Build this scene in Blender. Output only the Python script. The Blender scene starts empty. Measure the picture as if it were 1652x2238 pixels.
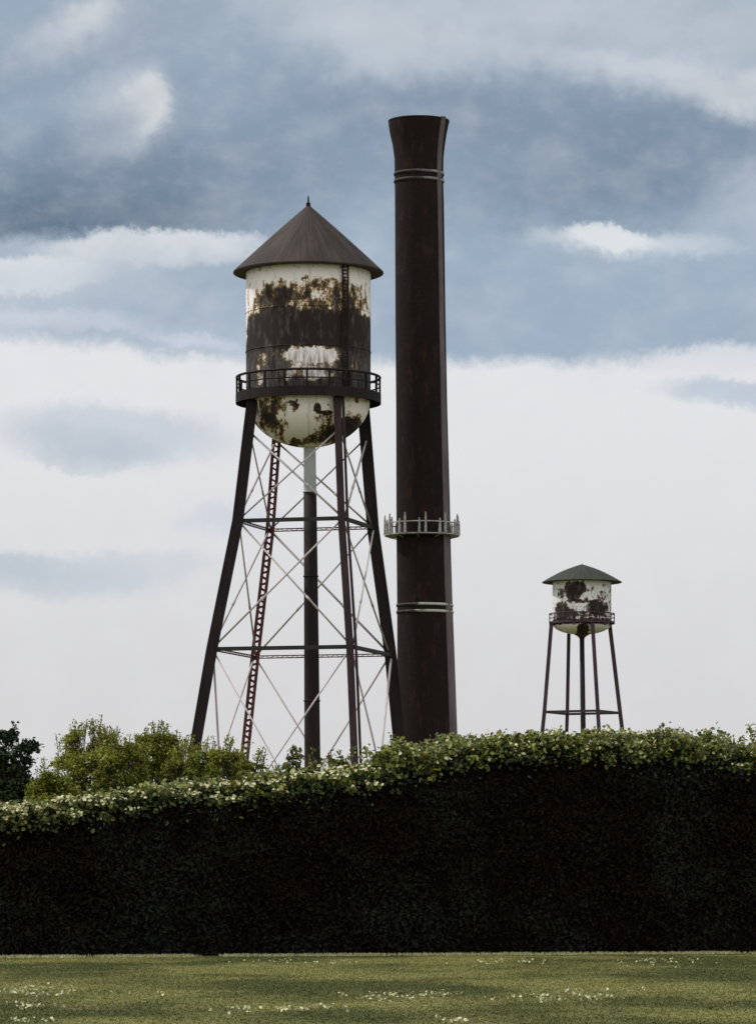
import bpy, bmesh, math, random
import numpy as np
from mathutils import Vector, noise
random.seed(7)
rng = np.random.default_rng(11)
S = bpy.context.scene
COL = S.collection
PI = math.pi

# ------------------------------------------------------------------ camera
F = 8840.0            # focal length in units of 1/2238 of the picture height
EYE = 1.7
HOR = 1950.0          # horizon line
cam_d = bpy.data.cameras.new("camera")
cam = bpy.data.objects.new("camera", cam_d); COL.objects.link(cam)
cam.location = (0, 0, EYE); cam.rotation_euler = (PI/2, 0, 0)
cam_d.sensor_fit = 'VERTICAL'; cam_d.sensor_height = 36.0
cam_d.lens = 36.0*F/2238.0
cam_d.shift_y = (HOR-1119.0)/2238.0
cam_d.clip_start = 0.5; cam_d.clip_end = 20000
S.camera = cam

def X(px, D): return (px-826.0)*D/F
def Z(py, D): return EYE+(HOR-py)*D/F
def s2l(c): return tuple(((v/255.0)/12.92 if v/255.0 <= .04045 else ((v/255.0+.055)/1.055)**2.4) for v in c)

# ------------------------------------------------------------------ node helpers
class NT:
    def __init__(s, nt): s.t = nt; s.n = nt.nodes; s.l = nt.links
    def new(s, k, **kw):
        n = s.n.new(k)
        for a, v in kw.items(): setattr(n, a, v)
        return n
    def put(s, v, sock):
        if isinstance(v, bpy.types.NodeSocket): s.l.new(v, sock)
        else:
            if sock.type == 'RGBA' and len(v) == 3: v = (*v, 1)
            sock.default_value = v
    def math(s, op, a, b=0.0, clamp=False):
        n = s.new('ShaderNodeMath', operation=op, use_clamp=clamp)
        s.put(a, n.inputs[0]); s.put(b, n.inputs[1]); return n.outputs[0]
    def vm(s, op, a, b=(0, 0, 0)):
        n = s.new('ShaderNodeVectorMath', operation=op)
        s.put(a, n.inputs[0]); s.put(b, n.inputs[1])
        return n.outputs['Value'] if op in ('LENGTH', 'DOT_PRODUCT') else n.outputs[0]
    def comb(s, a, b, c=0.0):
        n = s.new('ShaderNodeCombineXYZ')
        s.put(a, n.inputs[0]); s.put(b, n.inputs[1]); s.put(c, n.inputs[2]); return n.outputs[0]
    def sep(s, v):
        n = s.new('ShaderNodeSeparateXYZ'); s.put(v, n.inputs[0]); return n.outputs
    def noise(s, vec, scale, detail=4, rough=.55, scl=None, loc=(0, 0, 0), color=False):
        if scl is not None or loc != (0, 0, 0):
            m = s.new('ShaderNodeMapping'); s.put(vec, m.inputs['Vector'])
            m.inputs['Scale'].default_value = scl or (1, 1, 1); m.inputs['Location'].default_value = loc
            vec = m.outputs[0]
        n = s.new('ShaderNodeTexNoise'); s.put(vec, n.inputs['Vector'])
        n.inputs['Scale'].default_value = scale; n.inputs['Detail'].default_value = detail
        n.inputs['Roughness'].default_value = rough
        return n.outputs['Color'] if color else n.outputs[0]
    def ramp(s, v, a, b, lo=0.0, hi=1.0, kind='SMOOTHSTEP'):
        n = s.new('ShaderNodeMapRange', interpolation_type=kind)
        s.put(v, n.inputs['Value'])
        n.inputs['From Min'].default_value = a; n.inputs['From Max'].default_value = b
        n.inputs['To Min'].default_value = lo; n.inputs['To Max'].default_value = hi
        return n.outputs[0]
    def mix(s, f, a, b):
        n = s.new('ShaderNodeMix', data_type='RGBA')
        s.put(f, n.inputs[0]); s.put(a, n.inputs[6]); s.put(b, n.inputs[7]); return n.outputs[2]
    def blob(s, vec, cx, cy, rx, ry, rot=0.0, soft=.5, op=1.0):
        m = s.new('ShaderNodeMapping', vector_type='TEXTURE'); s.put(vec, m.inputs['Vector'])
        m.inputs['Location'].default_value = (cx, cy, 0)
        m.inputs['Rotation'].default_value = (0, 0, math.radians(rot))
        m.inputs['Scale'].default_value = (rx, ry, 1)
        d = s.vm('LENGTH', m.outputs[0])
        return s.ramp(d, 1+soft, max(0.0, 1-soft), 0.0, op)

# ------------------------------------------------------------------ sun and sky
SUN_EL, SUN_AZ = 50.0, -72.0        # azimuth measured from +Y towards +X: sun stands to the left and beyond
sd = bpy.data.lights.new("sun", 'SUN'); so = bpy.data.objects.new("sun", sd); COL.objects.link(so)
sd.energy = 3.2; sd.angle = math.radians(2.5); sd.color = (1.0, .955, .88)
sv = Vector((math.sin(math.radians(SUN_AZ))*math.cos(math.radians(SUN_EL)),
             math.cos(math.radians(SUN_AZ))*math.cos(math.radians(SUN_EL)), math.sin(math.radians(SUN_EL))))
so.rotation_euler = (-sv).to_track_quat('-Z', 'Y').to_euler()
so.location = sv*300

w = bpy.data.worlds.new("World"); S.world = w; w.use_nodes = True
t = NT(w.node_tree); t.n.clear()
gen = t.new('ShaderNodeTexCoord').outputs['Generated']
x_, y_, z_ = t.sep(gen)
az = t.math('ARCTAN2', x_, y_)
hl = t.math('SQRT', t.math('ADD', t.math('MULTIPLY', x_, x_), t.math('MULTIPLY', y_, y_)))
el = t.math('DIVIDE', z_, t.math('MAXIMUM', hl, .02))
# angles in units of 1/F so that the cloud bank can be laid out on the celestial sphere
U0 = t.math('ADD', t.math('MULTIPLY', az, F), 826.0)
V0 = t.math('SUBTRACT', HOR, t.math('MULTIPLY', t.math('MINIMUM', el, 1.2), F))
uv = t.comb(U0, V0)
n1 = t.noise(uv, .0052, 5, .55, color=True)
n2 = t.noise(uv, .022, 4, .6, color=True)
n3 = t.noise(uv, .09, 3, .6, color=True)
def off(n, amp): 
    return t.vm('MULTIPLY', t.vm('SUBTRACT', n, (.5, .5, .5)), (amp*1.15, amp*.9, 0))
P = t.vm('ADD', uv, off(n1, 150))
P = t.vm('ADD', P, off(n2, 60))
P = t.vm('ADD', P, off(n3, 9))
Ps = t.vm('ADD', t.vm('ADD', uv, off(n1, 60)), off(n2, 48)); Ps = t.vm('ADD', Ps, off(n3, 24))
px_, py_, _ = t.sep(Ps)
c = t.mix(t.ramp(py_, 0, 800), s2l((145, 161, 178)), s2l((150, 168, 186)))
def lay(col, cx, cy, rx, ry, rot=0, soft=.6, op=1.0, v=None):
    global c
    c = t.mix(t.blob(P if v is None else v, cx, cy, rx, ry, rot, soft, op), c, s2l(col))
# dark blue swaths
lay((102, 119, 138), 180, 450, 430, 140, -6, .7, .9)
lay((92, 110, 129), 40, 520, 360, 70, -4, .55, .85)
lay((120, 136, 155), 700, 330, 420, 110, -6, .8, .6)
lay((122, 138, 157), 1080, 250, 520, 80, 5, .8, .8)
lay((106, 124, 144), 1420, 390, 420, 105, -6, .75, .75)
lay((120, 137, 156), 1530, 320, 260, 70, 12, .7, .6)
lay((122, 138, 157), 120, 150, 330, 70, -25, .8, .35)
# pale veils at the top
lay((180, 188, 197), 1250, 40, 640, 95, 5, .7, .85)
lay((188, 195, 202), 860, 75, 240, 75, 8, .7, .75)
lay((190, 196, 203), 1540, 185, 330, 55, 12, .7, .85)
lay((198, 202, 207), 1640, 215, 150, 42, 12, .6, .6)
lay((160, 172, 186), 1350, 100, 300, 26, 8, .7, .5)
lay((183, 189, 197), 180, 65, 130, 58, -22, .7, .85)
lay((200, 203, 206), 205, 30, 70, 30, -30, .7, .6)
lay((150, 162, 178), 330, 60, 90, 60, -15, .8, .5)
# round puff upper left
lay((176, 184, 194), 275, 250, 100, 90, -20, .55, .85, Ps)
lay((206, 208, 208), 316, 228, 54, 66, 6, .38, .92, Ps)
lay((176, 184, 194), 278, 262, 48, 66, 0, .7, .7, Ps)
lay((128, 144, 162), 200, 300, 90, 60, -20, .8, .6)
# middle left cumulus edge
lay((164, 177, 192), 330, 640, 640, 126, 0, .16, .92, Ps)
lay((210, 213, 216), 350, 548, 240, 38, -2, .3, .95, Ps)
lay((214, 217, 220), 40, 610, 230, 36, -4, .28, .97, Ps)
lay((190, 197, 206), 180, 620, 260, 40, 0, .7, .6, Ps)
lay((150, 166, 183), 700, 650, 420, 90, 4, .7, .8)
lay((178, 188, 200), 90, 680, 170, 34, 5, .7, .5)
# right side middle
lay((164, 177, 192), 1610, 470, 170, 90, -30, .7, .7)
lay((150, 166, 184), 1250, 680, 520, 100, 2, .7, .7)
lay((196, 203, 210), 1370, 535, 190, 26, 3, .6, .85, Ps)
lay((215, 218, 221), 1335, 522, 90, 26, 8, .35, .9, Ps)
# the white lower sky
low = t.math('SUBTRACT', py_, t.math('MULTIPLY', t.ramp(px_, -200, 560, 0, 1), 72.0))
c = t.mix(t.ramp(low, 690, 742), c, t.mix(t.ramp(py_, 750, 1750), s2l((219, 219, 221)), s2l((204, 203, 205))))
lay((196, 200, 214), 120, 700, 260, 22, 4, .6, .7, Ps)
lay((160, 174, 190), 420, 700, 200, 34, 6, .6, .7, Ps)
lay((200, 204, 217), 430, 752, 90, 14, 8, .7, .7, Ps)
lay((180, 190, 203), 1600, 866, 150, 32, 5, .45, .9, Ps)
lay((212, 213, 219), 1570, 790, 140, 34, -4, .5, .9, Ps)
lay((190, 196, 206), 250, 955, 250, 62, 2, .4, .9, Ps)
lay((178, 187, 197), 215, 975, 130, 34, 6, .6, .75, Ps)
lay((184, 192, 202), 150, 1010, 90, 18, 6, .5, .6, Ps)
lay((187, 194, 203), 110, 1255, 240, 46, 3, .45, .9, Ps)
lay((178, 187, 197), 60, 1240, 110, 26, 5, .6, .6, Ps)
lay((195, 200, 208), 330, 1235, 130, 30, 0, .5, .7, Ps)
lay((192, 198, 211), 500, 1145, 100, 30, 0, .8, .7)
# soft brush-like mottling
mo = t.noise(uv, .007, 5, .5, scl=(1, 1.35, 1))
fine = t.noise(uv, .016, 7, .68, scl=(1, 1.5, 1), loc=(3, 2, 0))
c = t.mix(t.ramp(fine, .42, .8, 0, .15), c, s2l((196, 204, 212)))
c = t.mix(t.ramp(mo, .42, .72, 0, .13), c, s2l((222, 224, 228)))
mo2 = t.noise(uv, .0055, 5, .5, scl=(1, 1.4, 1), loc=(9, 4, 0))
c = t.mix(t.math('MULTIPLY', t.ramp(mo2, .48, .75, 0, .2), t.ramp(py_, 900, 650)), c, s2l((120, 134, 152)))
# unseen sky overhead and behind set paler and neutral, whitening the added fill
c = t.mix(t.ramp(V0, -200, -1800, 0, .6), c, s2l((205, 207, 210)))
c = t.mix(t.ramp(y_, .55, -.2), c, s2l((219, 217, 213)))
skyt = t.new('ShaderNodeTexSky', sky_type='NISHITA', sun_disc=False)
skyt.sun_elevation = math.radians(SUN_EL); skyt.sun_rotation = math.radians(SUN_AZ)
skyt.air_density = 1.0; skyt.dust_density = 1.5
b1 = t.new('ShaderNodeBackground'); t.put(skyt.outputs[0], b1.inputs[0]); b1.inputs[1].default_value = .08
b2 = t.new('ShaderNodeBackground'); t.put(c, b2.inputs[0])
# overcast boosted behind the viewer, added as fill for the white tank
t.put(t.ramp(y_, .55, -.35, 1.14, 1.85), b2.inputs[1])
ms = t.new('ShaderNodeMixShader'); ms.inputs[0].default_value = .93
t.l.new(b1.outputs[0], ms.inputs[1]); t.l.new(b2.outputs[0], ms.inputs[2])
wo = t.new('ShaderNodeOutputWorld'); t.l.new(ms.outputs[0], wo.inputs[0])

S.view_settings.view_transform = 'Standard'; S.view_settings.look = 'None'
S.view_settings.exposure = 0; S.view_settings.gamma = 1

# ------------------------------------------------------------------ object helpers
def tag(o, label=None, cat=None, group=None, kind=None):
    if label: o['label'] = label
    if cat: o['category'] = cat
    if group: o['group'] = group
    if kind: o['kind'] = kind
    return o
def empty(name, loc, label, cat, group=None):
    o = bpy.data.objects.new(name, None); COL.objects.link(o); o.location = loc
    return tag(o, label, cat, group)
def link(name, me, mat, parent=None, smooth=False):
    me.materials.append(mat)
    o = bpy.data.objects.new(name, me); COL.objects.link(o)
    if parent: o.parent = parent
    if smooth:
        me.polygons.foreach_set('use_smooth', [True]*len(me.polygons))
    me.update()
    return o
class MB:
    def __init__(s): s.v = []; s.f = []
    def ring_loft(s, rings, closed=True, cap0=True, cap1=True):
        n = len(rings[0]); b = len(s.v)
        for r in rings: s.v.extend([tuple(p) for p in r])
        for i in range(len(rings)-1):
            for j in range(n):
                k = (j+1) % n
                s.f.append((b+i*n+j, b+i*n+k, b+(i+1)*n+k, b+(i+1)*n+j))
        if cap0: s.f.append(tuple(b+j for j in reversed(range(n))))
        if cap1: s.f.append(tuple(b+(len(rings)-1)*n+j for j in range(n)))
        return s
    def lathe(s, prof, n=64, cap0=True, cap1=True):
        # prof: list of (radius, z, cx, cy)
        rings = []
        for p in prof:
            r, z = p[0], p[1]; cx = p[2] if len(p) > 2 else 0; cy = p[3] if len(p) > 3 else 0
            rings.append([(cx+r*math.cos(2*PI*j/n), cy+r*math.sin(2*PI*j/n), z) for j in range(n)])
        return s.ring_loft(rings, cap0=cap0, cap1=cap1)
    def bar(s, a, b, wx, wy=None, side=None, n=4):
        """bar from a to b, rectangular (n=4) or round section; side = vector across the width wx"""
        a, b = Vector(a), Vector(b); d = (b-a).normalized(); wy = wy or wx
        sd_ = Vector(side) if side is not None else Vector((0, 0, 1)).cross(d)
        if sd_.length < 1e-4: sd_ = Vector((1, 0, 0))
        sd_ = (sd_-d*sd_.dot(d)).normalized(); up = d.cross(sd_)
        rings = []
        for p in (a, b):
            if n == 4: rings.append([p+sd_*sx*wx/2+up*sy*wy/2 for sx, sy in ((-1, -1), (1, -1), (1, 1), (-1, 1))])
            else: rings.append([p+sd_*math.cos(2*PI*j/n)*wx/2+up*math.sin(2*PI*j/n)*wy/2 for j in range(n)])
        return s.ring_loft(rings)
    def torus(s, R, r, z, cx=0, cy=0, n=64, m=8):
        b = len(s.v)
        for i in range(n):
            a = 2*PI*i/n
            for j in range(m):
                q = 2*PI*j/m
                s.v.append((cx+(R+r*math.cos(q))*math.cos(a), cy+(R+r*math.cos(q))*math.sin(a), z+r*math.sin(q)))
        for i in range(n):
            for j in range(m):
                i2, j2 = (i+1) % n, (j+1) % m
                s.f.append((b+i*m+j, b+i2*m+j, b+i2*m+j2, b+i*m+j2))
        return s
    def build(s, name, mat, parent=None, smooth=False):
        me = bpy.data.meshes.new(name); me.from_pydata(s.v, [], s.f); me.validate()
        bm = bmesh.new(); bm.from_mesh(me); bmesh.ops.recalc_face_normals(bm, faces=bm.faces[:]); bm.to_mesh(me); bm.free()
        return link(name, me, mat, parent, smooth)
def sharp(o, deg=35):
    o.data.polygons.foreach_set('use_smooth', [True]*len(o.data.polygons))
    o.data.set_sharp_from_angle(angle=math.radians(deg)); return o

def material(name):
    m = bpy.data.materials.new(name); m.use_nodes = True
    T = NT(m.node_tree); T.n.clear()
    p = T.new('ShaderNodeBsdfPrincipled'); o = T.new('ShaderNodeOutputMaterial')
    T.l.new(p.outputs[0], o.inputs[0]); T.p = p; T.out = o; T.m = m
    T.obj = T.new('ShaderNodeTexCoord').outputs['Object']
    p.inputs['Specular IOR Level'].default_value = .25
    return T
def bump(T, h, strength=.4, dist=.03):
    b = T.new('ShaderNodeBump'); b.inputs['Strength'].default_value = strength; b.inputs['Distance'].default_value = dist
    T.put(h, b.inputs['Height']); T.l.new(b.outputs[0], T.p.inputs['Normal'])
def metal(name, a, b, scale=1.5, rough=.75, spec=.25, streak=(1, 1, .3)):
    T = material(name)
    n = T.noise(T.obj, scale, 6, .6, scl=streak)
    n2 = T.noise(T.obj, scale*6, 4, .6, loc=(3, 1, 7))
    c_ = T.mix(T.ramp(n, .35, .68), a, b)
    c_ = T.mix(T.ramp(n2, .55, .8, 0, .5), c_, tuple(v*.55 for v in a))
    T.put(c_, T.p.inputs['Base Color']); T.p.inputs['Roughness'].default_value = rough
    T.p.inputs['Specular IOR Level'].default_value = spec
    bump(T, n2, .3, .01)
    return T.m

M = {}
M['dark_steel'] = metal('dark_steel', (.011, .0085, .0095), (.020, .013, .014), spec=.15)
M['red_steel'] = metal('red_steel', (.095, .028, .028), (.05, .018, .02), 2.5)
M['purple_steel'] = metal('purple_steel', (.019, .011, .014), (.034, .019, .021), 2.0)
M['green_black'] = metal('green_black', (.018, .021, .018), (.03, .03, .027))
M['pale_rod'] = metal('pale_rod', (.44, .40, .41), (.33, .30, .31), 1.2, .6, .3)
M['pale_pipe'] = metal('pale_pipe', (.36, .39, .40), (.27, .30, .31), 1.5, .6, .3)
M['galv'] = metal('galv', (.33, .33, .32), (.2, .19, .19), 4, .6, .3, (1, 1, 1))
M['small_leg'] = metal('small_leg', (.03, .019, .027), (.05, .03, .037), 1.2)

# ------------------------------------------------------------------ rusty tank materials
def tank_mat(name, bias, wall, D, cxpx, Rpx, stops, b0=.12, nz=1.0, amp=1.5, soot=None):
    """white paint flaking to primer, rust and soot: a grain noise plus local bias, read through a colour ramp"""
    T = material(name); s_ = D/F
    ox, oy, oz = T.sep(T.obj)
    if wall:
        u = T.math('MULTIPLY', T.math('ARCTAN2', ox, T.math('MULTIPLY', oy, -1)), Rpx); Dn = D-Rpx*s_
    else:
        u = T.math('DIVIDE', ox, s_); Dn = D-Rpx*s_*.6
    v = T.math('SUBTRACT', HOR, T.math('DIVIDE', T.math('SUBTRACT', oz, EYE), Dn/F))
    flat = T.comb(u, v); q = T.comb(u, v, 0.0 if wall else T.math('MULTIPLY', oy, 8.0))
    a = T.noise(q, .05*nz, 5, .6, color=True)
    Pn = T.vm('ADD', flat, T.vm('MULTIPLY', T.vm('SUBTRACT', a, (.5, .5, .5)), (46/nz, 40/nz, 0)))
    g1 = T.noise(q, .05*nz, 8, .68, scl=(1, .75, 1), loc=(5, 9, 1))
    g2 = T.noise(q, .5*nz, 4, .7, scl=(1, .5, 1), loc=(1, 3, 8))
    g3 = T.noise(q, .10*nz, 5, .6, scl=(1, .25, 1), loc=(7, 7, 2))
    B = T.math('ADD', T.math('MULTIPLY', T.math('SUBTRACT', g1, .5), amp), T.math('MULTIPLY', T.math('SUBTRACT', g2, .5), amp*.35))
    B = T.math('ADD', B, T.math('MULTIPLY', T.math('SUBTRACT', g3, .5), amp*.5))
    B = T.math('ADD', B, b0)
    for wgt, px, py, rx, ry, rot, soft in bias:
        uu = px-cxpx
        if wall: uu = Rpx*math.asin(max(-1, min(1, uu/Rpx)))
        B = T.math('ADD', B, T.blob(Pn, uu, py, rx, ry, rot, soft, wgt))
    rp_ = T.new('ShaderNodeValToRGB'); e = rp_.color_ramp.elements
    e[0].position, e[0].color = stops[0][0], (*stops[0][1], 1); e[1].position, e[1].color = stops[-1][0], (*stops[-1][1], 1)
    for p_, c_ in stops[1:-1]:
        k = e.new(p_); k.color = (*c_, 1)
    T.put(B, rp_.inputs[0]); col = rp_.outputs[0]
    gr = T.noise(q, .09*nz, 5, .6, scl=(1, .3, 1), loc=(2, 8, 4))
    col = T.mix(T.ramp(gr, .5, .72, 0, .35), col, (.17, .17, .165))
    if soot:
        st = T.noise(q, .16*nz, 5, .65, scl=(1, .16, 1), loc=(4, 1, 6))
        msk = T.blob(Pn, 0, soot[0], 1400, soot[1], 0, .4)
        f = T.math('MULTIPLY', T.ramp(st, .40, .66, 0, .8), msk)
        col = T.mix(f, col, (.105, .10, .098))
    T.put(col, T.p.inputs['Base Color']); T.p.inputs['Roughness'].default_value = .8
    bump(T, g2, .35, .02)
    return T.m
DK = (.016, .011, .010); DK2 = (.045, .03, .026); OC = (.20, .115, .03); TN = (.42, .30, .16); GR = (.20, .20, .19); WH = (.76, .725, .735); OL = (.10, .075, .03)
rust = [(.22, WH), (.32, (.60, .57, .55)), (.37, TN), (.43, OC), (.52, OL), (.60, DK2), (.80, DK)]
big_wall = [(.36, 690, 652, 138, 46, 0, .5), (.28, 592, 655, 50, 40, 0, .5), (.10, 775, 655, 55, 30, 0, .5),
    (1.0, 675, 719, 900, 36, 0, .5), (.85, 675, 812, 900, 68, 0, .22), (-1.15, 684, 768, 66, 18, 0, .65), (-.55, 690, 798, 72, 26, 0, .6),
    (-.48, 576, 800, 20, 50, 0, .6), (-.40, 655, 830, 95, 22, 0, .6), (-.25, 780, 800, 12, 50, 0, .6), (.8, 675, 860, 900, 26, 0, .4), (-1.6, 541, 660, 8, 78, 0, .3),
    (-.5, 680, 596, 900, 8, 0, .5)]
big_bowl = [(.42, 590, 908, 26, 46, 25, .5), (.25, 612, 928, 20, 24, 0, .5), (.7, 648, 896, 8, 15, -20, .4), (.7, 641, 884, 13, 5, 0, .4), (.7, 693, 895, 12, 9, 30, .4),
    (.7, 708, 905, 16, 6, 0, .4), (.4, 712, 922, 18, 14, 0, .5), (.8, 762, 938, 44, 26, -38, .45), (.5, 704, 948, 34, 13, -20, .5), (.4, 668, 958, 18, 9, 0, .5), (.6, 645, 962, 16, 6, 0, .4),
    (.9, 722, 984, 110, 15, -12, .4), (.9, 636, 986, 60, 11, 14, .4), (-.3, 665, 930, 34, 34, 0, .5), (-.2, 780, 900, 24, 12, 0, .5)]
M['big_wall'] = tank_mat('weathered_tank_paint', big_wall, True, 260, 675, 136, rust, .14, 1.0, 1.9, (815, 50))
M['big_bowl'] = tank_mat('weathered_bowl_paint', big_bowl, False, 260, 675, 136, rust, .13, 1.0, 2.1)
rust2 = [(.25, (.64, .64, .65)), (.36, (.45, .43, .44)), (.46, (.10, .055, .05)), (.6, (.05, .024, .022)), (.82, (.014, .010, .010))]
small_wall = [(.55, 1253, 1284, 26, 13, 0, .4), (.7, 1251, 1296, 17, 15, 0, .4), (.35, 1224, 1297, 8, 10, 0, .5), (.5, 1265, 1313, 38, 4, 0, .4), (.35, 1312, 1300, 16, 9, 0, .5),
    (.8, 1224, 1334, 21, 17, 0, .4), (.4, 1246, 1340, 14, 12, 0, .5), (.85, 1300, 1329, 18, 18, 0, .4), (.4, 1320, 1328, 16, 20, 0, .5), (.6, 1271, 1357, 300, 6, 0, .4), (.25, 1272, 1342, 14, 10, 0, .5),
    (.3, 1333, 1300, 5, 40, 0, .5)]
small_bowl = [(.7, 1271, 1361, 100, 4, 0, .4), (.9, 1271, 1378, 13, 20, 0, .3), (.6, 1271, 1392, 60, 6, 0, .4), (-.2, 1240, 1370, 20, 10, 0, .4), (-.2, 1302, 1370, 20, 10, 0, .4)]
M['small_wall'] = tank_mat('flaking_tank_paint', small_wall, True, 552, 1271, 64, rust2, .17, 2.0, 1.9)
M['small_bowl'] = tank_mat('flaking_bowl_paint', small_bowl, False, 552, 1271, 64, rust2, .12, 2.0, 1.4)

def roof_mat(name, a, b):
    T = material(name)
    ox, oy, oz = T.sep(T.obj)
    ang = T.math('MULTIPLY', T.math('ARCTAN2', ox, oy), 5.0)
    v = T.comb(ang, T.math('MULTIPLY', oz, .25))
    n = T.noise(v, 1.6, 6, .65); n2 = T.noise(T.obj, 5, 5, .6)
    c_ = T.mix(T.ramp(n, .35, .7), a, b); c_ = T.mix(T.ramp(n2, .5, .8, 0, .5), c_, tuple(k*.5 for k in a))
    T.put(c_, T.p.inputs['Base Color']); T.p.inputs['Roughness'].default_value = .8
    bump(T, n2, .4, .03)
    return T.m
M['roof'] = roof_mat('brown_roof_sheet', (.021, .015, .0135), (.044, .033, .029))
M['roof_green'] = roof_mat('green_roof_sheet', (.018, .022, .016), (.038, .043, .032))

# ------------------------------------------------------------------ water towers
def leg_path(spec, k):
    dx, dy = spec['dirs'][k]; s_ = spec['D']/F
    return [Vector((X(cx, spec['D'])-spec['x']+dx*R*s_, dy*R*s_, z)) for z, cx, R in spec['levels']]

def lattice_leg(path, w, parent, mat, name='leg', side=(1, 0, 0)):
    """two channels side by side joined by zigzag lacing bars"""
    ch, la = MB(), MB()
    for a, b in zip(path[:-1], path[1:]):
        d = (b-a).normalized(); sx = Vector(side); sx = (sx-d*sx.dot(d)).normalized(); sy = d.cross(sx)
        for q in (-1, 1):
            o_ = sx*q*(w*.5-w*.17)
            ch.bar(a+o_, b+o_, w*.34, w*.8, side=sx)
        L = (b-a).length; n = max(2, int(L/(w*.62)))
        for i in range(n):
            p, q = a+(b-a)*(i/n), a+(b-a)*((i+1)/n)
            for f_ in (-1, 1):
                s1 = sx*w*.36*(1 if i % 2 else -1); g = sy*f_*w*.36
                la.bar(p+s1+g, q*.55+p*.45-s1+g, w*.2, w*.05, side=sx)
    o = ch.build(name, mat, parent); la.build('lacing', mat, o); return o

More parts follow.
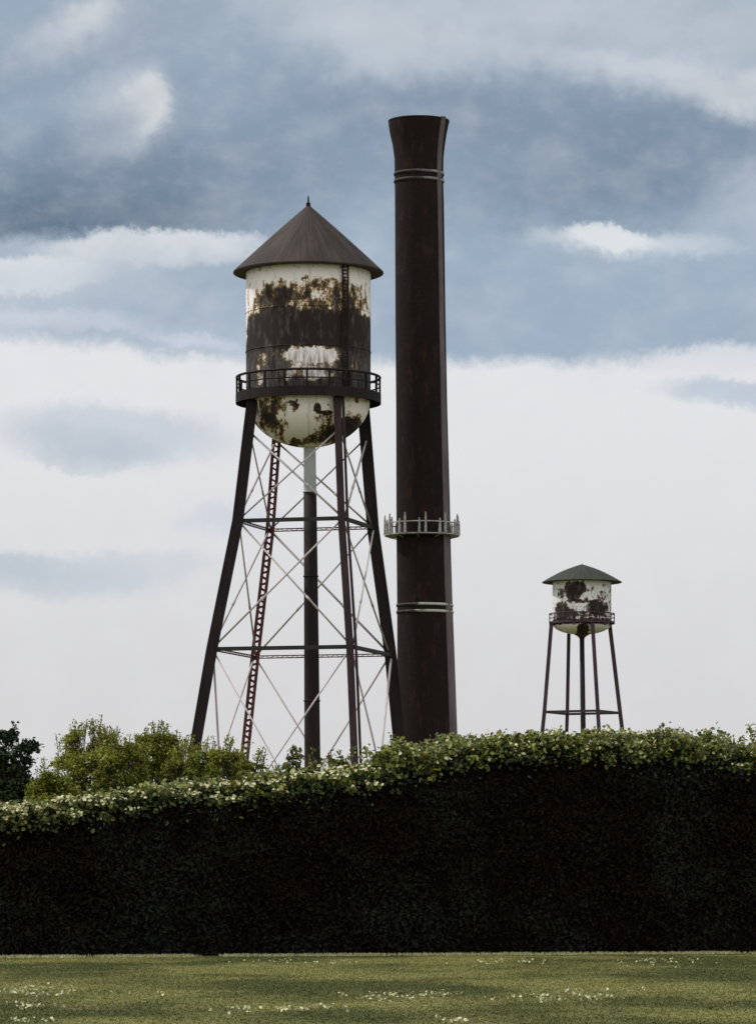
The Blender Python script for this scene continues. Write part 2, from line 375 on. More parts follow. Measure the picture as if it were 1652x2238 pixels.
def water_tower(spec):
    D = spec['D']; s_ = D/F; x0 = spec['x'] = X(spec['cx'], D)
    root = empty('water_tower', (x0, D, 0), spec['label'], 'water tower', None)
    R = spec['R']*s_
    # roof: a cone of overlapping sheets with closed soffit
    ze, za, re = Z(spec['eave'], D), Z(spec['apex'], D), spec['eaveR']*s_
    b = MB(); pr = [(R*.9, ze+.02), (re*.985, ze-.06), (re, ze-.03), (re, ze+.05)]
    for i in range(1, 13):
        f = i/12; bow = spec['bow']*math.sin(PI*f)
        pr.append((re*(1-f)+.05*f, ze+.05+(za-ze)*(f)+bow*(za-ze)))
    b.lathe(pr, 72)
    roof = sharp(b.build('roof', spec['roof'], root), 20)
    fb = MB(); fh = spec['fin']
    fb.lathe([(.17*fh, za-.1), (.13*fh, za+.12*fh), (.17*fh, za+.16*fh), (.07*fh, za+.24*fh), (.05*fh, za+.6*fh), (.012, za+.72*fh)], 16)
    fb.build('finial', spec['steel'], roof, True)
    # seams: thin radial ribs on the roof sheets
    # tank wall with riveted hoops
    zd = Z(spec['deck'], D)
    b = MB(); b.lathe([(R, zd-.5), (R, ze+.1)], 96, False, False)
    tank = b.build('tank', spec['wall'], root, True)
    b = MB()
    for zz in np.linspace(zd+.2, ze-.15, 4)[1:-1]: b.torus(R+.004, .035, zz, n=72, m=6)
    b.build('hoop', spec['wall'], tank, True)
    # bowl
    zb = Z(spec['bowl'], D); dep = zd-.3-zb
    b = MB(); prof = [(max(.02, R*.995*math.sin(a)), zd-.3-dep*math.cos(a)) for a in np.linspace(0.02, PI/2, 20)]
    b.lathe(prof, 72, True, False)
    b.build('tank_bottom', spec['bowlm'], root, True)
    # balcony
    rb = spec['deckR']*s_; th = spec['fascia']*s_
    b = MB(); b.lathe([(R*.93, zd-.04), (rb, zd-.04), (rb, zd), (R*.93, zd)], 72, False, False)
    b.f.append
    b.lathe([(rb, zd), (rb+.05, zd), (rb+.05, zd-th), (rb, zd-th), (rb, zd)], 72, False, False)
    for k in range(24):     # brackets under the deck
        a = 2*PI*(k+.5)/24
        b.bar((R*math.cos(a), R*math.sin(a), zd-th*.5), (rb*math.cos(a), rb*math.sin(a), zd-th*.5), .06, th*.8, side=(-math.sin(a), math.cos(a), 0))
    bal = sharp(b.build('balcony', spec['deckm'], root))
    rh = (spec['deck']-spec['rail'])*s_
    for zz, rr in ((zd+rh, .085), (zd+rh*.5, .045)):
        MB().torus(rb-.02, rr*spec['railw'], zz, n=72, m=6).build('handrail', spec['deckm'], bal, True)
    b0 = None
    for k in range(spec['posts']):
        a = 2*PI*k/spec['posts']
        p = MB().bar((0, 0, 0), (0, 0, rh), .13*spec['railw'], .13*spec['railw'], side=(1, 0, 0)) if b0 is None else None
        if b0 is None: o = b0 = p.build('railing_post', spec['deckm'], bal)
        else: o = b0.copy(); COL.objects.link(o)
        o.parent = bal; o.location = ((rb-.03)*math.cos(a), (rb-.03)*math.sin(a), zd); o.rotation_euler = (0, 0, a)
    # riser pipe
    rt = spec['riser']
    zs = Z(spec['pale'], D) if spec.get('pale') else None
    def rx(z): f = (zb-z)/zb; return (rt[0]+(rt[1]-rt[0])*f-spec['cx'])*s_
    def rr(z): f = (zb-z)/zb; return (rt[2]+(rt[3]-rt[2])*f)*s_
    top = zb+.3
    zlist = [top]+([zs] if zs else [])+[0]
    b = MB(); b.lathe([(rr(z), z, rx(z)) for z in ((zs or top), 20, 10, 0)], 32)
    pipe = b.build('riser_pipe', spec['pipe'], root, True)
    if zs:
        b = MB(); b.lathe([(rr(z)*.97, z, rx(z)) for z in (top, zs)], 32, False, False)
        b.torus(rr(zs), .06, zs, rx(zs), n=32); b.build('pale_pipe_section', M['pale_pipe'], pipe, True)
    for zz in (22, 14, 7): MB().torus(rr(zz)+.01, .05, zz, rx(zz), n=32).build('flange', spec['pipe'], pipe, True)
    if spec.get('collar'):
        b = MB(); b.lathe([(20*s_, zb+.5), (19*s_, zb+.1), (9*s_, zb-.25), (6*s_, zb-.5)], 32); b.build('pipe_collar', M['red_steel'], root, True)
    # legs
    paths = [leg_path(spec, k) for k in range(4)]
    for k, pth in enumerate(paths):
        kind, w_, m = spec['legs'][k]; w_ *= s_
        if kind == 'lattice': o = lattice_leg(pth, w_, root, m)
        elif kind == 'twin':
            b = MB(); b2 = MB()
            for p, q in zip(pth[:-1], pth[1:]):
                b.bar(p-Vector((w_*.16, 0, 0)), q-Vector((w_*.16, 0, 0)), w_*.64, w_*.7, side=(1, 0, 0))
                b2.bar(p+Vector((w_*.36, .05, 0)), q+Vector((w_*.36, .05, 0)), w_*.24, w_*.6, side=(1, 0, 0))
            o = b.build('leg', m, root); b2.build('side_channel', M['purple_steel'], o)
        else:
            b = MB()
            for p, q in zip(pth[:-1], pth[1:]):
                b.bar(p, q, w_, w_*.75, side=(1, 0, 0))
                d = (q-p).normalized()
                for e in (-1, 1): b.bar(p+Vector((e*w_*.46, -w_*.36, 0)), q+Vector((e*w_*.46, -w_*.36, 0)), w_*.2, w_*.14, side=(1, 0, 0))
            o = b.build('leg', m, root)
        f = MB(); p = pth[-1]
        f.ring_loft([[(p.x+sx*r_, p.y+sy*r_, z) for sx, sy in ((-1, -1), (1, -1), (1, 1), (-1, 1))] for r_, z in ((.9, -.3), (.9, .35), (.55, .7))])
        f.build('footing', M['galv'], o)
    # horizontal struts and cross rods.  legs: 0 left, 1 near right, 2 far right, 3 far left
    faces = ((0, 1), (1, 2), (2, 3), (3, 0))
    for li in spec['rings']:
        for fi, (i, j) in enumerate(faces):
            a, b_ = paths[i][li], paths[j][li]
            wd, mt, laced = spec['strut'][fi]; wd *= s_
            b = MB()
            if laced:
                for e in (-1, 1): b.bar(a+Vector((0, 0, e*wd*.36)), b_+Vector((0, 0, e*wd*.36)), wd*.5, wd*.32)
                L = (b_-a).length; n = int(L/(wd*1.6))
                for q in range(n):
                    p1, p2 = a+(b_-a)*(q/n), a+(b_-a)*((q+1)/n); zz = wd*.3*(1 if q % 2 else -1)
                    b.bar(p1+Vector((0, 0, zz)), p2-Vector((0, 0, zz)), wd*.14, wd*.14)
            else: b.bar(a, b_, wd*.7, wd)
            b.build('strut', mt, root)
    if spec.get('rods'):
        for li in range(len(paths[0])-1):
            for i, j in faces:
                for a, b_ in ((paths[i][li], paths[j][li+1]), (paths[j][li], paths[i][li+1])):
                    
                    if li == 0: a = a.lerp(paths[i][1] if (a-paths[i][0]).length < .01 else paths[j][1], .26)     # hung from the leg brackets below the bowl
                    d = (b_-a); r = random.Random(int(a.x*100+li*7+i)); rw = spec['rods']*s_*r.uniform(.8, 1.2)
                    n_ = Vector((0, 0, 1)).cross(d).normalized()*.06*(1 if i < j else -1)
                    # a turnbuckle thickens each rod near its lower third
                    mb = MB(); mb.bar(a+n_, b_+n_, rw, rw, n=8)
                    mb.bar(a+d*.60+n_, a+d*.64+n_, rw*1.35, rw*1.35, n=8)
                    mb.build('brace_rod', M['pale_rod'], root, True)
    return root, tank, zd, ze, R

big = dict(D=260.0, cx=674, R=136, eave=597, eaveR=164, apex=450, bow=.012, fin=.95, roof=M['roof'], steel=M['dark_steel'],
    wall=M['big_wall'], bowlm=M['big_bowl'], bowl=978, deck=862, deckR=157, fascia=21, rail=826, railw=1.0, posts=20, deckm=M['dark_steel'],
    riser=(677, 686, 13.5, 19.5), pale=1075, pipe=M['dark_steel'],
    dirs=((-.868, -.491), (.491, -.868), (.868, .491), (-.491, .868)),
    levels=((33.1, 674, 138), (25.35, 669, 168), (17.14, 661, 222), (0, 641, 312)),
    legs=(('box', 22, M['dark_steel']), ('twin', 25, M['purple_steel']), ('box', 24, M['dark_steel']), ('lattice', 20, M['red_steel'])),
    rings=(1, 2), strut=((8.5, M['green_black'], False), (8.5, M['green_black'], False), (7, M['red_steel'], True), (7, M['red_steel'], True)),
    rods=4.4, label='tall rusty white water tower with a brown cone roof, standing beside the chimney')
r_, tank, zd, ze, R = water_tower(big)
# ladder on the tank wall
lx = 756; s_ = 260/F; a0 = math.asin((lx-675)/140)
lad = MB(); ca, sa = math.sin(a0), -math.cos(a0); tx = Vector((math.cos(a0), math.sin(a0), 0))
base = Vector((ca*(R+.16), sa*(R+.16), 0))
for e in (-1, 1): lad.bar(base+tx*e*.2+Vector((0, 0, zd)), base+tx*e*.2+Vector((0, 0, ze+.02)), .09, .07, side=tx)
for zz in np.arange(zd+.2, ze-.1, .22): lad.bar(base-tx*.2+Vector((0, 0, zz)), base+tx*.2+Vector((0, 0, zz)), .06, .06)
lad.build('ladder', M['dark_steel'], r_)

small = dict(D=552.0, cx=1271, R=64, eave=1273, eaveR=87, apex=1234, bow=.10, fin=.35, roof=M['roof_green'], steel=M['dark_steel'],
    wall=M['small_wall'], bowlm=M['small_bowl'], bowl=1387, deck=1359, deckR=71, fascia=5, rail=1342, railw=1.0, posts=12, deckm=M['small_leg'],
    riser=(1271, 1279, 5.2, 6.5), pipe=M['dark_steel'], collar=True,
    dirs=((-.945, -.327), (.327, -.945), (.945, .327), (-.327, .945)),
    levels=((Z(1360, 552), 1268, 68), (Z(1557, 552), 1272, 89), (0, 1276, 140)),
    legs=(('box', 7.5, M['small_leg']), ('box', 7.5, M['small_leg']), ('box', 8, M['small_leg']), ('box', 7, M['small_leg'])),
    rings=(1,), strut=((5, M['small_leg'], False),)*4,
    label='small distant water tower with a green cone roof and flaking white tank')
water_tower(small)

# ------------------------------------------------------------------ brick chimney
DC = 272.0; sc_ = DC/F; ccx = X(930, DC)
def chim_mat():
    T = material('sooty_brick')
    ox, oy, oz = T.sep(T.obj)
    ang = T.math('MULTIPLY', T.math('ARCTAN2', ox, T.math('MULTIPLY', oy, -1)), 2.0)
    v = T.comb(ang, oz)
    br = T.new('ShaderNodeTexBrick'); T.put(v, br.inputs['Vector'])
    br.inputs['Color1'].default_value = (.010, .0068, .0066, 1); br.inputs['Color2'].default_value = (.015, .009, .008, 1)
    br.inputs['Mortar'].default_value = (.013, .0115, .0115, 1)
    br.inputs['Scale'].default_value = 1.0; br.inputs['Mortar Size'].default_value = .012
    br.inputs['Brick Width'].default_value = .42; br.inputs['Row Height'].default_value = .14
    n = T.noise(v, .8, 6, .65, scl=(1, .25, 1)); n2 = T.noise(v, 1.6, 6, .7, scl=(1, .35, 1), loc=(4, 4, 0))
    c_ = T.mix(T.ramp(n, .4, .75, 0, .65), br.outputs[0], (.008, .0075, .008))
    c_ = T.mix(T.ramp(n2, .50, .72, 0, .8), c_, (.042, .020, .015))
    T.put(c_, T.p.inputs['Base Color']); T.p.inputs['Roughness'].default_value = .9; T.p.inputs['Specular IOR Level'].default_value = .12
    bump(T, T.math('ADD', T.math('MULTIPLY', br.outputs[1], -1), n2), .5, .02)
    return T.m
M['brick'] = chim_mat()
M['strip'] = metal('sheen_tone', (.07, .055, .062), (.11, .09, .10), 1.0, .7, .3)  # paler grey-purple carrying the shaft's painted sheen
chim = empty('chimney', (ccx, DC, 0), 'tall dark brick smokestack with a flared top beside the water tower', 'chimney')
prof_px = [(268, 849, 981), (273, 849, 980), (292, 852, 976), (318, 858, 972), (347, 862, 969), (400, 862.5, 968.5), (450, 863, 970), (700, 864, 973.5), (900, 865.5, 977.5),
           (1100, 866, 983), (1200, 866.5, 985), (1300, 867.5, 988), (1430, 868, 993), (1600, 867, 999), (2005, 864, 1013)]
def cprof(py):
    ys = [p[0] for p in prof_px]
    l = np.interp(py, ys, [p[1] for p in prof_px]); r = np.interp(py, ys, [p[2] for p in prof_px])
    return (r-l)/2*sc_, Z(py, DC), ((l+r)/2-930)*sc_
prof = []
for i, (py, l, r) in enumerate(reversed(prof_px)):
    a, b_, c__ = cprof(py); prof.append((a, b_ if py < 2000 else 0, c__))
# corbelled rim courses and a hollow flue
r0, z0, c0 = cprof(268)
prof += [(r0+.02, z0+.02, c0), (r0+.02, z0+.12, c0), (r0-.25, z0+.14, c0), (r0-.45, z0-.3, c0), (r0-.75, z0-6, c0)]
b = MB(); b.lathe(prof, 64, True, True); sharp(b.build('shaft', M['brick'], chim), 30)
for i, (py, hh) in enumerate(((369, 4.5), (386, 4.5))):
    pass
def band_mat(a, cut):
    T = material('pale_band'); ox, oy, oz = T.sep(T.obj)
    n = T.noise(T.obj, 1.4, 6, .7, scl=(1, 1, 2.5)); k = T.math('ADD', T.math('MULTIPLY', ox, .20), n)  # paler towards the right, darker towards the left, broken up by noise
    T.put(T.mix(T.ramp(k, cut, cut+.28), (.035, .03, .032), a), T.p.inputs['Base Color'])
    T.p.inputs['Roughness'].default_value = .8; return T.m
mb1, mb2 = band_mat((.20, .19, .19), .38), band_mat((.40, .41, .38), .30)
for py, m_ in ((370, mb1), (386, mb1), (1319, mb2), (1334, mb2)):
    r, z, cc = cprof(py); z = Z(py, DC-1.9); h = .085
    b = MB(); b.lathe([(r-.02, z-h, cc), (r+.05, z-h, cc), (r+.07, z, cc), (r+.05, z+h, cc), (r-.02, z+h, cc)], 64, False, False)
    b.build('band', m_, chim, True)
# added raised strip whose paler colour stands for the shaft's right-hand sheen
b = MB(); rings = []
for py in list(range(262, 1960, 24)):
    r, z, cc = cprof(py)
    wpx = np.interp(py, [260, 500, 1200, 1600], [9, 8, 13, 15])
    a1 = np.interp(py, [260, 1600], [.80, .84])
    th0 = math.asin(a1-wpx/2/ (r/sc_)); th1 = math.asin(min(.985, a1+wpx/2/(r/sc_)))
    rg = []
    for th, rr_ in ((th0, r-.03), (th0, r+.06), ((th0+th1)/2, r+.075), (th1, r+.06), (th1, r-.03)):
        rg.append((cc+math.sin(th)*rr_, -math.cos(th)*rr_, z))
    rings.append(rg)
b.ring_loft(rings); b.build('sheen_strip', M['strip'], chim)
# maintenance platform with spiky railing posts
rp, zp, cp = cprof(1166); zp = Z(1165, DC-2.2); Rp = 82*sc_; cp -= .1
b = MB(); b.lathe([(rp-.1, zp-.02, cp), (Rp, zp-.02, cp), (Rp, zp+.05, cp), (rp-.1, zp+.05, cp)], 64, False, False)
for k in range(10):
    a = 2*PI*(k+.28)/10; b.bar((cp+rp*.98*math.cos(a), rp*.98*math.sin(a), zp-.2), (cp+(Rp-.05)*math.cos(a), (Rp-.05)*math.sin(a), zp-.03), .05, .05)
plat = sharp(b.build('platform', M['galv'], chim))
MB().torus(Rp-.03, .045, Z(1139, DC-2.2), cp, n=64, m=6).build('handrail', M['galv'], plat, True)
p0 = None; hp = 44*sc_
for k in range(11):
    for e, hh in ((-.10, .72), (.07, 1.0)):
        a = 2*PI*(k+.28)/11+e
        if p0 is None:
            p0 = MB().ring_loft([[(sx*q, sy*q, z) for sx, sy in ((-1, -1), (1, -1), (1, 1), (-1, 1))] for q, z in ((.075, 0), (.06, hp*.7), (.03, hp))]).build('railing_post', M['galv'], plat); o = p0
        else: o = p0.copy(); COL.objects.link(o)
        o.parent = plat; o.location = (cp+(Rp-.03)*math.cos(a), (Rp-.03)*math.sin(a), zp+.05); o.rotation_euler = (0, 0, a); o.scale = (1, 1, hh)

# ------------------------------------------------------------------ foliage
def leaf_mat(name, cols, rough=.55, trans=.0, patch=None, spec=.2):
    """cols: colours picked leaf by leaf; patch = (colour, scale) broad drifts of another hue"""
    T = material(name)
    g = T.new('ShaderNodeNewGeometry').outputs['Random Per Island']
    r = T.new('ShaderNodeValToRGB'); r.color_ramp.interpolation = 'CONSTANT'
    e = r.color_ramp.elements
    while len(e) > 1: e.remove(e[-1])
    e[0].position = 0; e[0].color = (*cols[0], 1)
    for i, c_ in enumerate(cols[1:]):
        q = e.new((i+1)/len(cols)); q.color = (*c_, 1)
    T.put(g, r.inputs[0]); col = r.outputs[0]
    if patch:
        n = T.noise(T.obj, patch[1], 4, .6)
        col = T.mix(T.ramp(n, .42, .62, 0, patch[2]), col, patch[0])
    T.put(col, T.p.inputs['Base Color']); T.p.inputs['Roughness'].default_value = rough
    T.p.inputs['Specular IOR Level'].default_value = spec
    if trans > 0:
        tr = T.new('ShaderNodeBsdfTranslucent'); T.put(col, tr.inputs[0])
        mx = T.new('ShaderNodeMixShader'); mx.inputs[0].default_value = trans
        T.l.new(T.p.outputs[0], mx.inputs[1]); T.l.new(tr.outputs[0], mx.inputs[2]); T.l.new(mx.outputs[0], T.out.inputs[0])
    return T.m

def leaves(name, P_, size, mat, parent=None, up=.5, aspect=.6, N=None):
    """folded, pointed leaves at points P_; N = preferred normal per leaf"""
    P_ = np.asarray(P_, float); n = len(P_)
    nr = rng.normal(size=(n, 3)); nr /= np.linalg.norm(nr, axis=1)[:, None]
    if N is None: N = np.tile((0, 0, 1.0), (n, 1))
    nr = nr*(1-up)+N*up; nr /= np.linalg.norm(nr, axis=1)[:, None]
    d = rng.normal(size=(n, 3)); d -= nr*(d*nr).sum(1)[:, None]; d /= np.linalg.norm(d, axis=1)[:, None]
    s = np.cross(nr, d); L = (size*rng.uniform(.6, 1.35, n))[:, None]; W_ = L*aspect
    v = np.stack([P_-d*L*.5, P_-d*L*.08+s*W_*.5+nr*L*.10, P_+d*L*.32+s*W_*.36+nr*L*.08, P_+d*L*.58-nr*L*.08,
                  P_+d*L*.32-s*W_*.36+nr*L*.08, P_-d*L*.08-s*W_*.5+nr*L*.10], 1).reshape(-1, 3)
    base = (np.arange(n)*6)[:, None]
    f = np.concatenate([base+np.array([0, 1, 2, 3]), base+np.array([0, 3, 4, 5])], 1).reshape(-1)
    me = bpy.data.meshes.new(name); me.vertices.add(len(v)); me.vertices.foreach_set('co', v.ravel())
    me.loops.add(len(f)); me.loops.foreach_set('vertex_index', f.astype(np.int32))
    nf = len(f)//4; me.polygons.add(nf); me.polygons.foreach_set('loop_start', np.arange(nf, dtype=np.int32)*4)
    me.polygons.foreach_set('loop_total', np.full(nf, 4, dtype=np.int32)); me.update(calc_edges=True)
    return link(name, me, mat, parent)

M['hedge_leaf'] = leaf_mat('dark_hedge_leaf', [(.011, .008, .0065), (.012, .009, .007), (.013, .008, .0065), (.010, .009, .007)], .85, 0, ((.017, .020, .016), .42, .9), .01)  # deep shade of the hedge front is put into these near-black colours
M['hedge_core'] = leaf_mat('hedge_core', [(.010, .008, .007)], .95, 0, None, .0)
M['creeper'] = leaf_mat('creeper_leaf', [(.21, .23, .055), (.30, .32, .11), (.12, .15, .03), (.04, .06, .015), (.22, .20, .025), (.03, .045, .015), (.13, .155, .035), (.06, .08, .02)], .6, .25, ((.25, .26, .12), .5, .4))
M['blossom'] = leaf_mat('cream_blossom', [(.55, .52, .30), (.48, .50, .33), (.38, .38, .20)], .6, .1)
M['olive'] = leaf_mat('olive_leaf', [(.21, .23, .022), (.28, .30, .035), (.15, .165, .02), (.38, .40, .10), (.08, .10, .02), (.24, .25, .018)], .5, .38, ((.05, .065, .02), .45, .55))
M['darktree'] = leaf_mat('dark_tree_leaf', [(.015, .028, .012), (.025, .04, .018), (.010, .018, .010), (.035, .055, .02)], .6, .05)
M['bark'] = metal('bark', (.05, .038, .028), (.09, .07, .05), 6, .9, .1, (1, 1, .2))

crest_px = [(-900, 1800), (-300, 1795), (0, 1778), (150, 1758), (300, 1740), (450, 1722), (600, 1708), (700, 1700), (830, 1684), (900, 1660), (1000, 1636), (1150, 1629), (1300, 1626), (1480, 1630), (1652, 1652), (2000, 1660), (2600, 1690)]
def yfront(px): return 1.7*F/(141.5-9*px/1652)
def crest(px):
    y = yfront(px); return Z(np.interp(px, [c_[0] for c_ in crest_px], [c_[1] for c_ in crest_px]), y)
def hedge_pt(px, f, dep=0.0):
    """front surface: f 0..1 from the ground to the crest, leaning back slightly near the top"""
    y = yfront(px); z = crest(px)*f
    x = (px-826)*y/F
    back = .12*math.sin(f*PI)*-1+(.0 if f < .86 else ((f-.86)/.14)**2*.7)
    nn = noise.noise(Vector((x*.55, z*.7, 3.1)))*.30+noise.noise(Vector((x*1.7, z*1.9, 8)))*.10
    return Vector((x, y+back-nn*min(1, f*4+.2)+dep, z))
# core
NX, NF = 260, 26
b = MB(); pxs = np.linspace(-750, 2450, NX); 
for px in pxs:
    row = [hedge_pt(px, k/(NF-1), .10) for k in range(NF)]
    top = row[-1]; y0 = top.y
    row += [Vector((top.x, y0+q, top.z*(1+.02*noise.noise(Vector((top.x, q, 0)))))) for q in (.5, 1.0, 1.6)]
    row += [Vector((top.x, y0+2.0, top.z*.93)), Vector((top.x, y0+2.2, top.z*.5)), Vector((top.x, y0+2.1, -.05))]
    row[0].z = -.05
    b.v.extend([tuple(p) for p in row])
m_ = NF+6
for i in range(NX-1):
    for j in range(m_-1): b.f.append((i*m_+j, (i+1)*m_+j, (i+1)*m_+j+1, i*m_+j+1))
for i in (0, NX-1): b.f.append(tuple(i*m_+j for j in (range(m_) if i else reversed(range(m_)))))
hedge = empty('hedge', (0, 108, 0), 'long tall near-black hedge crossing the whole field', 'hedge')
def off_(pts): a = np.array([tuple(p) for p in pts]); a[:, 1] -= 108; return a
b.v = [(v[0], v[1]-108, v[2]) for v in b.v]
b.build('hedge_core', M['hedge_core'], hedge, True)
pts = []
for _ in range(70000):
    px = random.uniform(-750, 2450); f = random.random()**.9
    p = hedge_pt(px, f, -abs(random.gauss(0, .07))); pts.append(p)
Nf = np.tile((0, -1.0, .25), (len(pts), 1))
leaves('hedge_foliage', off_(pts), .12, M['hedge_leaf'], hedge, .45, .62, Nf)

# creeper on the crest: clusters of leaves with sprigs
pts = []; bl = []; sh = []
def sprig(p, h, lean, n, sp):
    for i in range(n):
        q = i/n; pts.append(p+Vector((lean*q*h+random.gauss(0, sp), random.gauss(0, sp), q*h+random.gauss(0, sp*.5))))
px = -700
while px < 2400:
    z = crest(px); y = yfront(px); x = (px-826)*y/F
    right = px > 820
    tall = (.30 if right else .10)*(1+1.6*noise.noise(Vector((x*.9, 4, 4))))
    for k in range(3):
        cx_ = x+random.gauss(0, .18); cz = z+random.uniform(-.08, tall); cy = y+random.uniform(-.1, 1.2)
        rad = random.uniform(.10, .26) if right else random.uniform(.07, .18)
        if random.random() < (.18 if right else .12)*(1+2*noise.noise(Vector((x*1.3, 9, 4)))) : cz -= random.uniform(.1, .45); cy = y-.12
        for _ in range(random.randint(26, 60)):
            v = Vector((random.gauss(0, 1), random.gauss(0, 1), random.gauss(0, .8)))*rad*.6
            pts.append(Vector((cx_, cy, cz))+v)
        if not right and random.random() < .5+1.2*noise.noise(Vector((x*1.1, 2, 2))):
            for _ in range(random.randint(6, 16)):
                bl.append(Vector((cx_, cy-.1, cz+rad*.5))+Vector((random.gauss(0, rad), random.gauss(0, rad*.7), random.gauss(0, rad*.4))))
        if right and random.random() < .2:
            for _ in range(random.randint(4, 9)):
                bl.append(Vector((cx_, cy-.1, cz+rad*.3))+Vector((random.gauss(0, rad), random.gauss(0, rad*.7), random.gauss(0, rad*.4))))
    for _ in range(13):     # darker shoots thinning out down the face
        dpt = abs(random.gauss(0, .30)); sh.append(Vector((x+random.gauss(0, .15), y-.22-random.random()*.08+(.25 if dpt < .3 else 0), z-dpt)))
    if random.random() < .28: sprig(Vector((x, y+.3, z)), random.uniform(.25, .65 if right else .4), random.uniform(-.4, .4), 12, .05)
    px += 7.5
cr = empty('creeper', (0, 108, 3), 'pale green creeper with cream blossom sprawling along the hedge top', 'creeper')
def off3(pts): a = np.array([tuple(p) for p in pts]); a[:, 1] -= 108; a[:, 2] -= 3; return a
leaves('creeper_foliage', off3(pts), .115, M['creeper'], cr, .5, .75, np.tile((0, -.5, .8), (len(pts), 1)))
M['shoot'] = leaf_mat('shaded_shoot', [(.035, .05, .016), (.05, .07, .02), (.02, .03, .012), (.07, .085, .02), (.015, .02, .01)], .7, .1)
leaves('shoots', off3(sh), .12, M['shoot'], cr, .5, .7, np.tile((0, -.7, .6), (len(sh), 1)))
leaves('blossom', off3(bl), .09, M['blossom'], cr, .6, .9, np.tile((0, -.5, .85), (len(bl), 1)))

def bush(name, px, top, hwpx, D, mat, label, cat, group=None, leaf=.11, nclump=34, per=170, wisp=10, hfac=.55, seed=1):
    """trunk, limbs and a crown of leaf clumps of uneven size with gaps between"""
    R_ = random.Random(seed); s_ = D/F; H = Z(top, D); rx = hwpx*s_
    root = empty(name, (X(px, D), D, 0), label, cat, group)
    cz = H-rx*hfac*1.6; tr = MB(); pts = []
    tr.ring_loft([[(.16*q*math.cos(2*PI*j/8)+dx, .16*q*math.sin(2*PI*j/8), z) for j in range(8)] for q, z, dx in ((1.5, -.1, 0), (1, .5, .03), (.8, cz*.5, .08), (.6, cz*.8, 0))])
    fork = Vector((0, 0, cz*.75))
    for k in range(nclump):
        while True:
            v = Vector((R_.uniform(-1, 1), R_.uniform(-1, 1), R_.uniform(-1.5, 1)))
            if v.length < 1.05 or (v.z < -.2 and v.x**2+v.y**2 < 1): break
        c_ = Vector((v.x*rx, v.y*rx*.9, cz+v.z*rx*hfac*1.6)); cr_ = rx*R_.uniform(.14, .30)
        if c_.z > H-cr_*.5: c_.z = H-cr_*R_.uniform(.5, 1.4)
        tr.bar(fork, c_, .025, .025, n=5)
        for _ in range(int(per*R_.uniform(.5, 1.4)*(cr_/rx/.18))):
            g = Vector((R_.gauss(0, 1), R_.gauss(0, 1), R_.gauss(0, .75))); pts.append(c_+g*cr_*.55)
    for k in range(wisp):
        a = R_.uniform(-1, 1); p = Vector((a*rx*.9, R_.uniform(-.5, .5)*rx, H-rx*hfac*.9*(a*a)-.15)); h = R_.uniform(.2, .7); ln = R_.uniform(-.5, .5)
        tr.bar(p-Vector((0, 0, .5)), p+Vector((ln*h, 0, h)), .02, .02, n=4)
        for i in range(26): q = i/26; pts.append(p+Vector((ln*h*q+R_.gauss(0, .06), R_.gauss(0, .06), h*q+R_.gauss(0, .04))))
    tr.build('trunk', M['bark'], root)
    leaves('crown', [tuple(p) for p in pts], leaf, mat, root, .45, .55)
    return root
G = 'olive green bushes behind the hedge'
bush('tree', 18, 1598, 62, 121, M['darktree'], 'dark blue-green tree at the left edge behind the hedge', 'tree', leaf=.13, nclump=70, per=200, wisp=8, hfac=.8, seed=3)
blist = [(112, 1690, 52, 119, 'low dull olive bush right beside the dark tree'),
         (195, 1594, 72, 126, 'tallest olive bush, its feathery crown nearest the dark tree'),
         (268, 1624, 60, 123, 'broad olive bush directly right of the tallest bush'),
         (345, 1606, 56, 128, 'olive bush with a peaked crown midway between the dark tree and the tower'),
         (425, 1634, 58, 124, 'rounded olive bush just in front of the tower\'s left leg'),
         (500, 1640, 48, 122, 'yellow-green bush at the foot of the laced tower leg'),
         (552, 1668, 28, 120, 'small dark bush just right of the laced tower leg')]
for i, (px, top, hw, D, lb) in enumerate(blist):
    bush('bush', px, top, hw, D, M['olive'] if i < 6 else M['olive'], lb, 'bush', G, nclump=84 if hw > 40 else 26, per=270, leaf=.085, wisp=26 if top < 1640 else 10, hfac=.75, seed=20+i)
G2 = 'leafy saplings poking above the hedge'
for i, (px, top, hw, D, lb) in enumerate([(642, 1648, 17, 115, 'thin leafy sapling just left of the tower\'s riser pipe'),
        (738, 1656, 22, 115, 'leafy sapling between the riser pipe and the twin tower leg'),
        (690, 1668, 24, 114, 'low bushy sapling at the foot of the riser pipe'),
        (600, 1680, 24, 114, 'squat sapling next to the small dark bush'),
        (860, 1632, 30, 115, 'bright leafy sapling at the foot of the chimney'),
        (1642, 1606, 26, 120, 'dark leafy sapling at the right end of the hedge')]):
    bush('sapling', px, top, hw, D, M['creeper'] if i != 5 else M['olive'], lb, 'sapling', G2, nclump=11, per=90, wisp=4, hfac=.8, leaf=.12, seed=50+i)

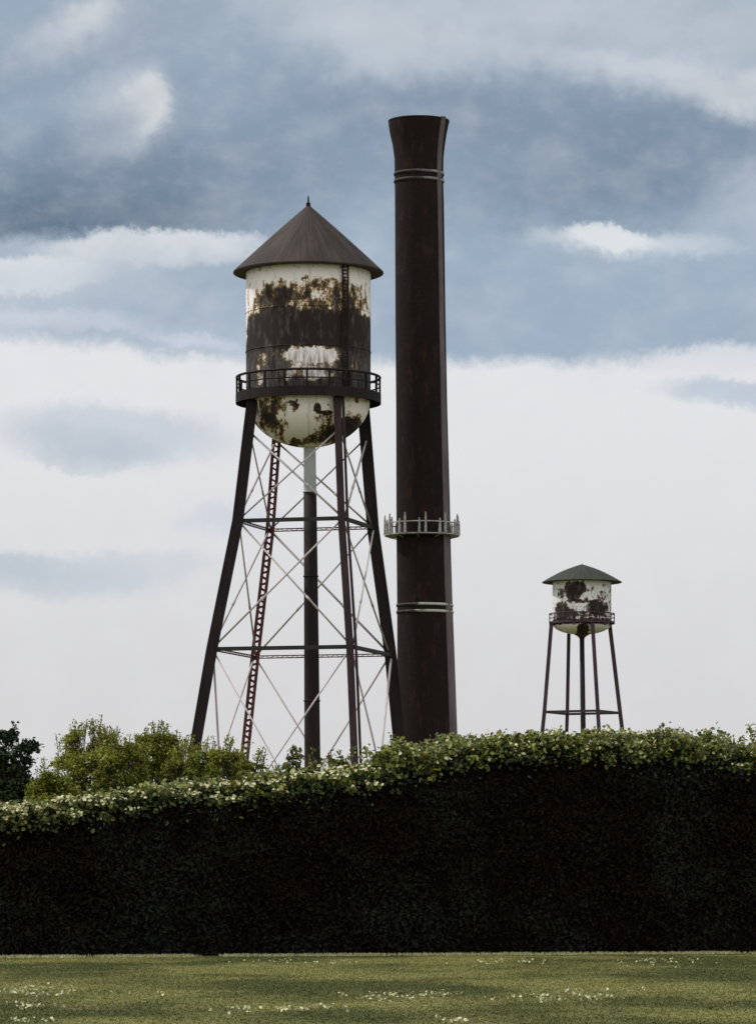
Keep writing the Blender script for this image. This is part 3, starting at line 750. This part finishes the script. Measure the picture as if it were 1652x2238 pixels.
# ------------------------------------------------------------------ ground and grass
def ground_mat():
    T = material('field_grass')
    n = T.noise(T.obj, .22, 5, .55, scl=(.9, .35, 1)); n2 = T.noise(T.obj, 1.1, 6, .65); n3 = T.noise(T.obj, .6, 4, .55, scl=(.8, .3, 1), loc=(3, 8, 0))
    c_ = T.mix(T.ramp(n, .40, .60), (.046, .055, .015), (.145, .144, .046))
    c_ = T.mix(T.ramp(n3, .52, .7, 0, .5), c_, (.17, .145, .055))
    c_ = T.mix(T.ramp(n2, .45, .75, 0, .5), c_, (.045, .055, .018))
    T.put(c_, T.p.inputs['Base Color']); T.p.inputs['Roughness'].default_value = .9; T.p.inputs['Specular IOR Level'].default_value = .1
    bump(T, n2, .5, .05); return T.m
M['ground'] = ground_mat()
b = MB(); xs = [-6000, -600, -60, -20, 0, 20, 60, 600, 6000]; ys = [-3000, -100, 20, 60, 90, 120, 200, 600, 2000, 9000]
b.v = [(x, y, 0) for y in ys for x in xs]
b.f = [(j*9+i, j*9+i+1, (j+1)*9+i+1, (j+1)*9+i) for j in range(len(ys)-1) for i in range(8)]
tag(b.build('ground', M['ground']), kind='structure')

def blade_mat():
    T = material('grass_blade')
    n = T.noise(T.obj, .22, 5, .55, scl=(.9, .35, 1)); n3 = T.noise(T.obj, .6, 4, .55, scl=(.8, .3, 1), loc=(3, 8, 0))
    g = T.new('ShaderNodeNewGeometry').outputs['Random Per Island']
    c_ = T.mix(T.ramp(n, .40, .60), (.048, .058, .016), (.150, .150, .048))
    c_ = T.mix(T.ramp(n3, .52, .7, 0, .5), c_, (.175, .15, .06))
    c_ = T.mix(T.math('MULTIPLY', g, .22), c_, (.18, .175, .075))
    T.put(c_, T.p.inputs['Base Color']); T.p.inputs['Roughness'].default_value = .8; T.p.inputs['Specular IOR Level'].default_value = .05
    return T.m
def blades(name, x, y, h, wd, mat, lean=.5):
    n = len(x); a = rng.uniform(0, 2*PI, n); L = rng.normal(0, lean, (n, 2))*h[:, None]
    dx, dy = np.cos(a)*wd, np.sin(a)*wd; z0 = np.zeros(n)
    v = np.stack([np.stack([x-dx, y-dy, z0], 1), np.stack([x+dx, y+dy, z0], 1),
                  np.stack([x+L[:, 0]*.4+dx*.7, y+L[:, 1]*.4+dy*.7, h*.6], 1), np.stack([x+L[:, 0], y+L[:, 1], h], 1),
                  np.stack([x+L[:, 0]*.4-dx*.7, y+L[:, 1]*.4-dy*.7, h*.6], 1)], 1).reshape(-1, 3)
    me = bpy.data.meshes.new(name); me.vertices.add(len(v)); me.vertices.foreach_set('co', v.ravel())
    f = (np.arange(n)[:, None]*5+np.arange(5)).reshape(-1).astype(np.int32)
    me.loops.add(len(f)); me.loops.foreach_set('vertex_index', f); me.polygons.add(n)
    me.polygons.foreach_set('loop_start', np.arange(n, dtype=np.int32)*5); me.polygons.foreach_set('loop_total', np.full(n, 5, dtype=np.int32))
    me.update(calc_edges=True); return link(name, me, mat)
n = 230000
yy = rng.uniform(46, 112, n); xx = rng.uniform(-1, 1, n)*(yy*.105+3)
g = blades('grass', xx, yy, rng.uniform(.008, .022, n), rng.uniform(.006, .014, n), blade_mat(), .6)
tag(g, 'short mown olive grass over the field in front of the hedge', 'grass', kind='stuff')
# taller pale tufts along the foot of the hedge
n = 20000; pxx = rng.uniform(-500, 2200, n); pxx = pxx[(np.array([noise.noise(Vector((p*.012, 0, 5))) for p in pxx])+rng.uniform(-.4, .4, n)) > -.05]
yf = 1.7*F/(141.5-9*pxx/1652)-(.42+rng.uniform(0, 1.5, len(pxx))**1.5)
g = blades('verge_grass', (pxx-826)*yf/F, yf, rng.uniform(.03, .09, len(pxx)), rng.uniform(.008, .018, len(pxx)), metal('pale_blade', (.42, .42, .24), (.28, .30, .14), 3), .35)
tag(g, 'pale ragged grass along the foot of the hedge', 'grass', kind='stuff')
# wildflower drifts
fp = []
for cx_, cy_, rx_, ry_, n in [(60, 2168, 90, 9, 320), (190, 2178, 110, 4, 90), (45, 2204, 70, 7, 150), (330, 2179, 60, 3, 40), (840, 2182, 100, 8, 240), (960, 2176, 60, 4, 70),
        (600, 2212, 110, 6, 220), (700, 2204, 60, 4, 80), (1230, 2185, 120, 8, 260), (1320, 2169, 90, 5, 110), (1120, 2104, 110, 6, 260), (1440, 2104, 80, 8, 230), (660, 2106, 130, 5, 160), (60, 2236, 60, 4, 60), (1010, 2236, 60, 4, 60)]:
    for _ in range(int(n*.7)):
        px, py = random.gauss(cx_, rx_*.55), random.gauss(cy_, ry_*.6)+4*noise.noise(Vector((cx_, random.random()*3, 1)))
        if noise.noise(Vector((px*.03, py*.12, 2))) < -.05: continue
        if py < 2097: continue
        d = EYE*F/(py-HOR); fp.append(((px-826)*d/F, d, random.uniform(.03, .07)))
wf = leaves('wildflowers', fp, .042, M['blossom'], None, .5, .9)
tag(wf, 'loose drifts of tiny cream wildflowers in the grass', 'flowers', kind='stuff')
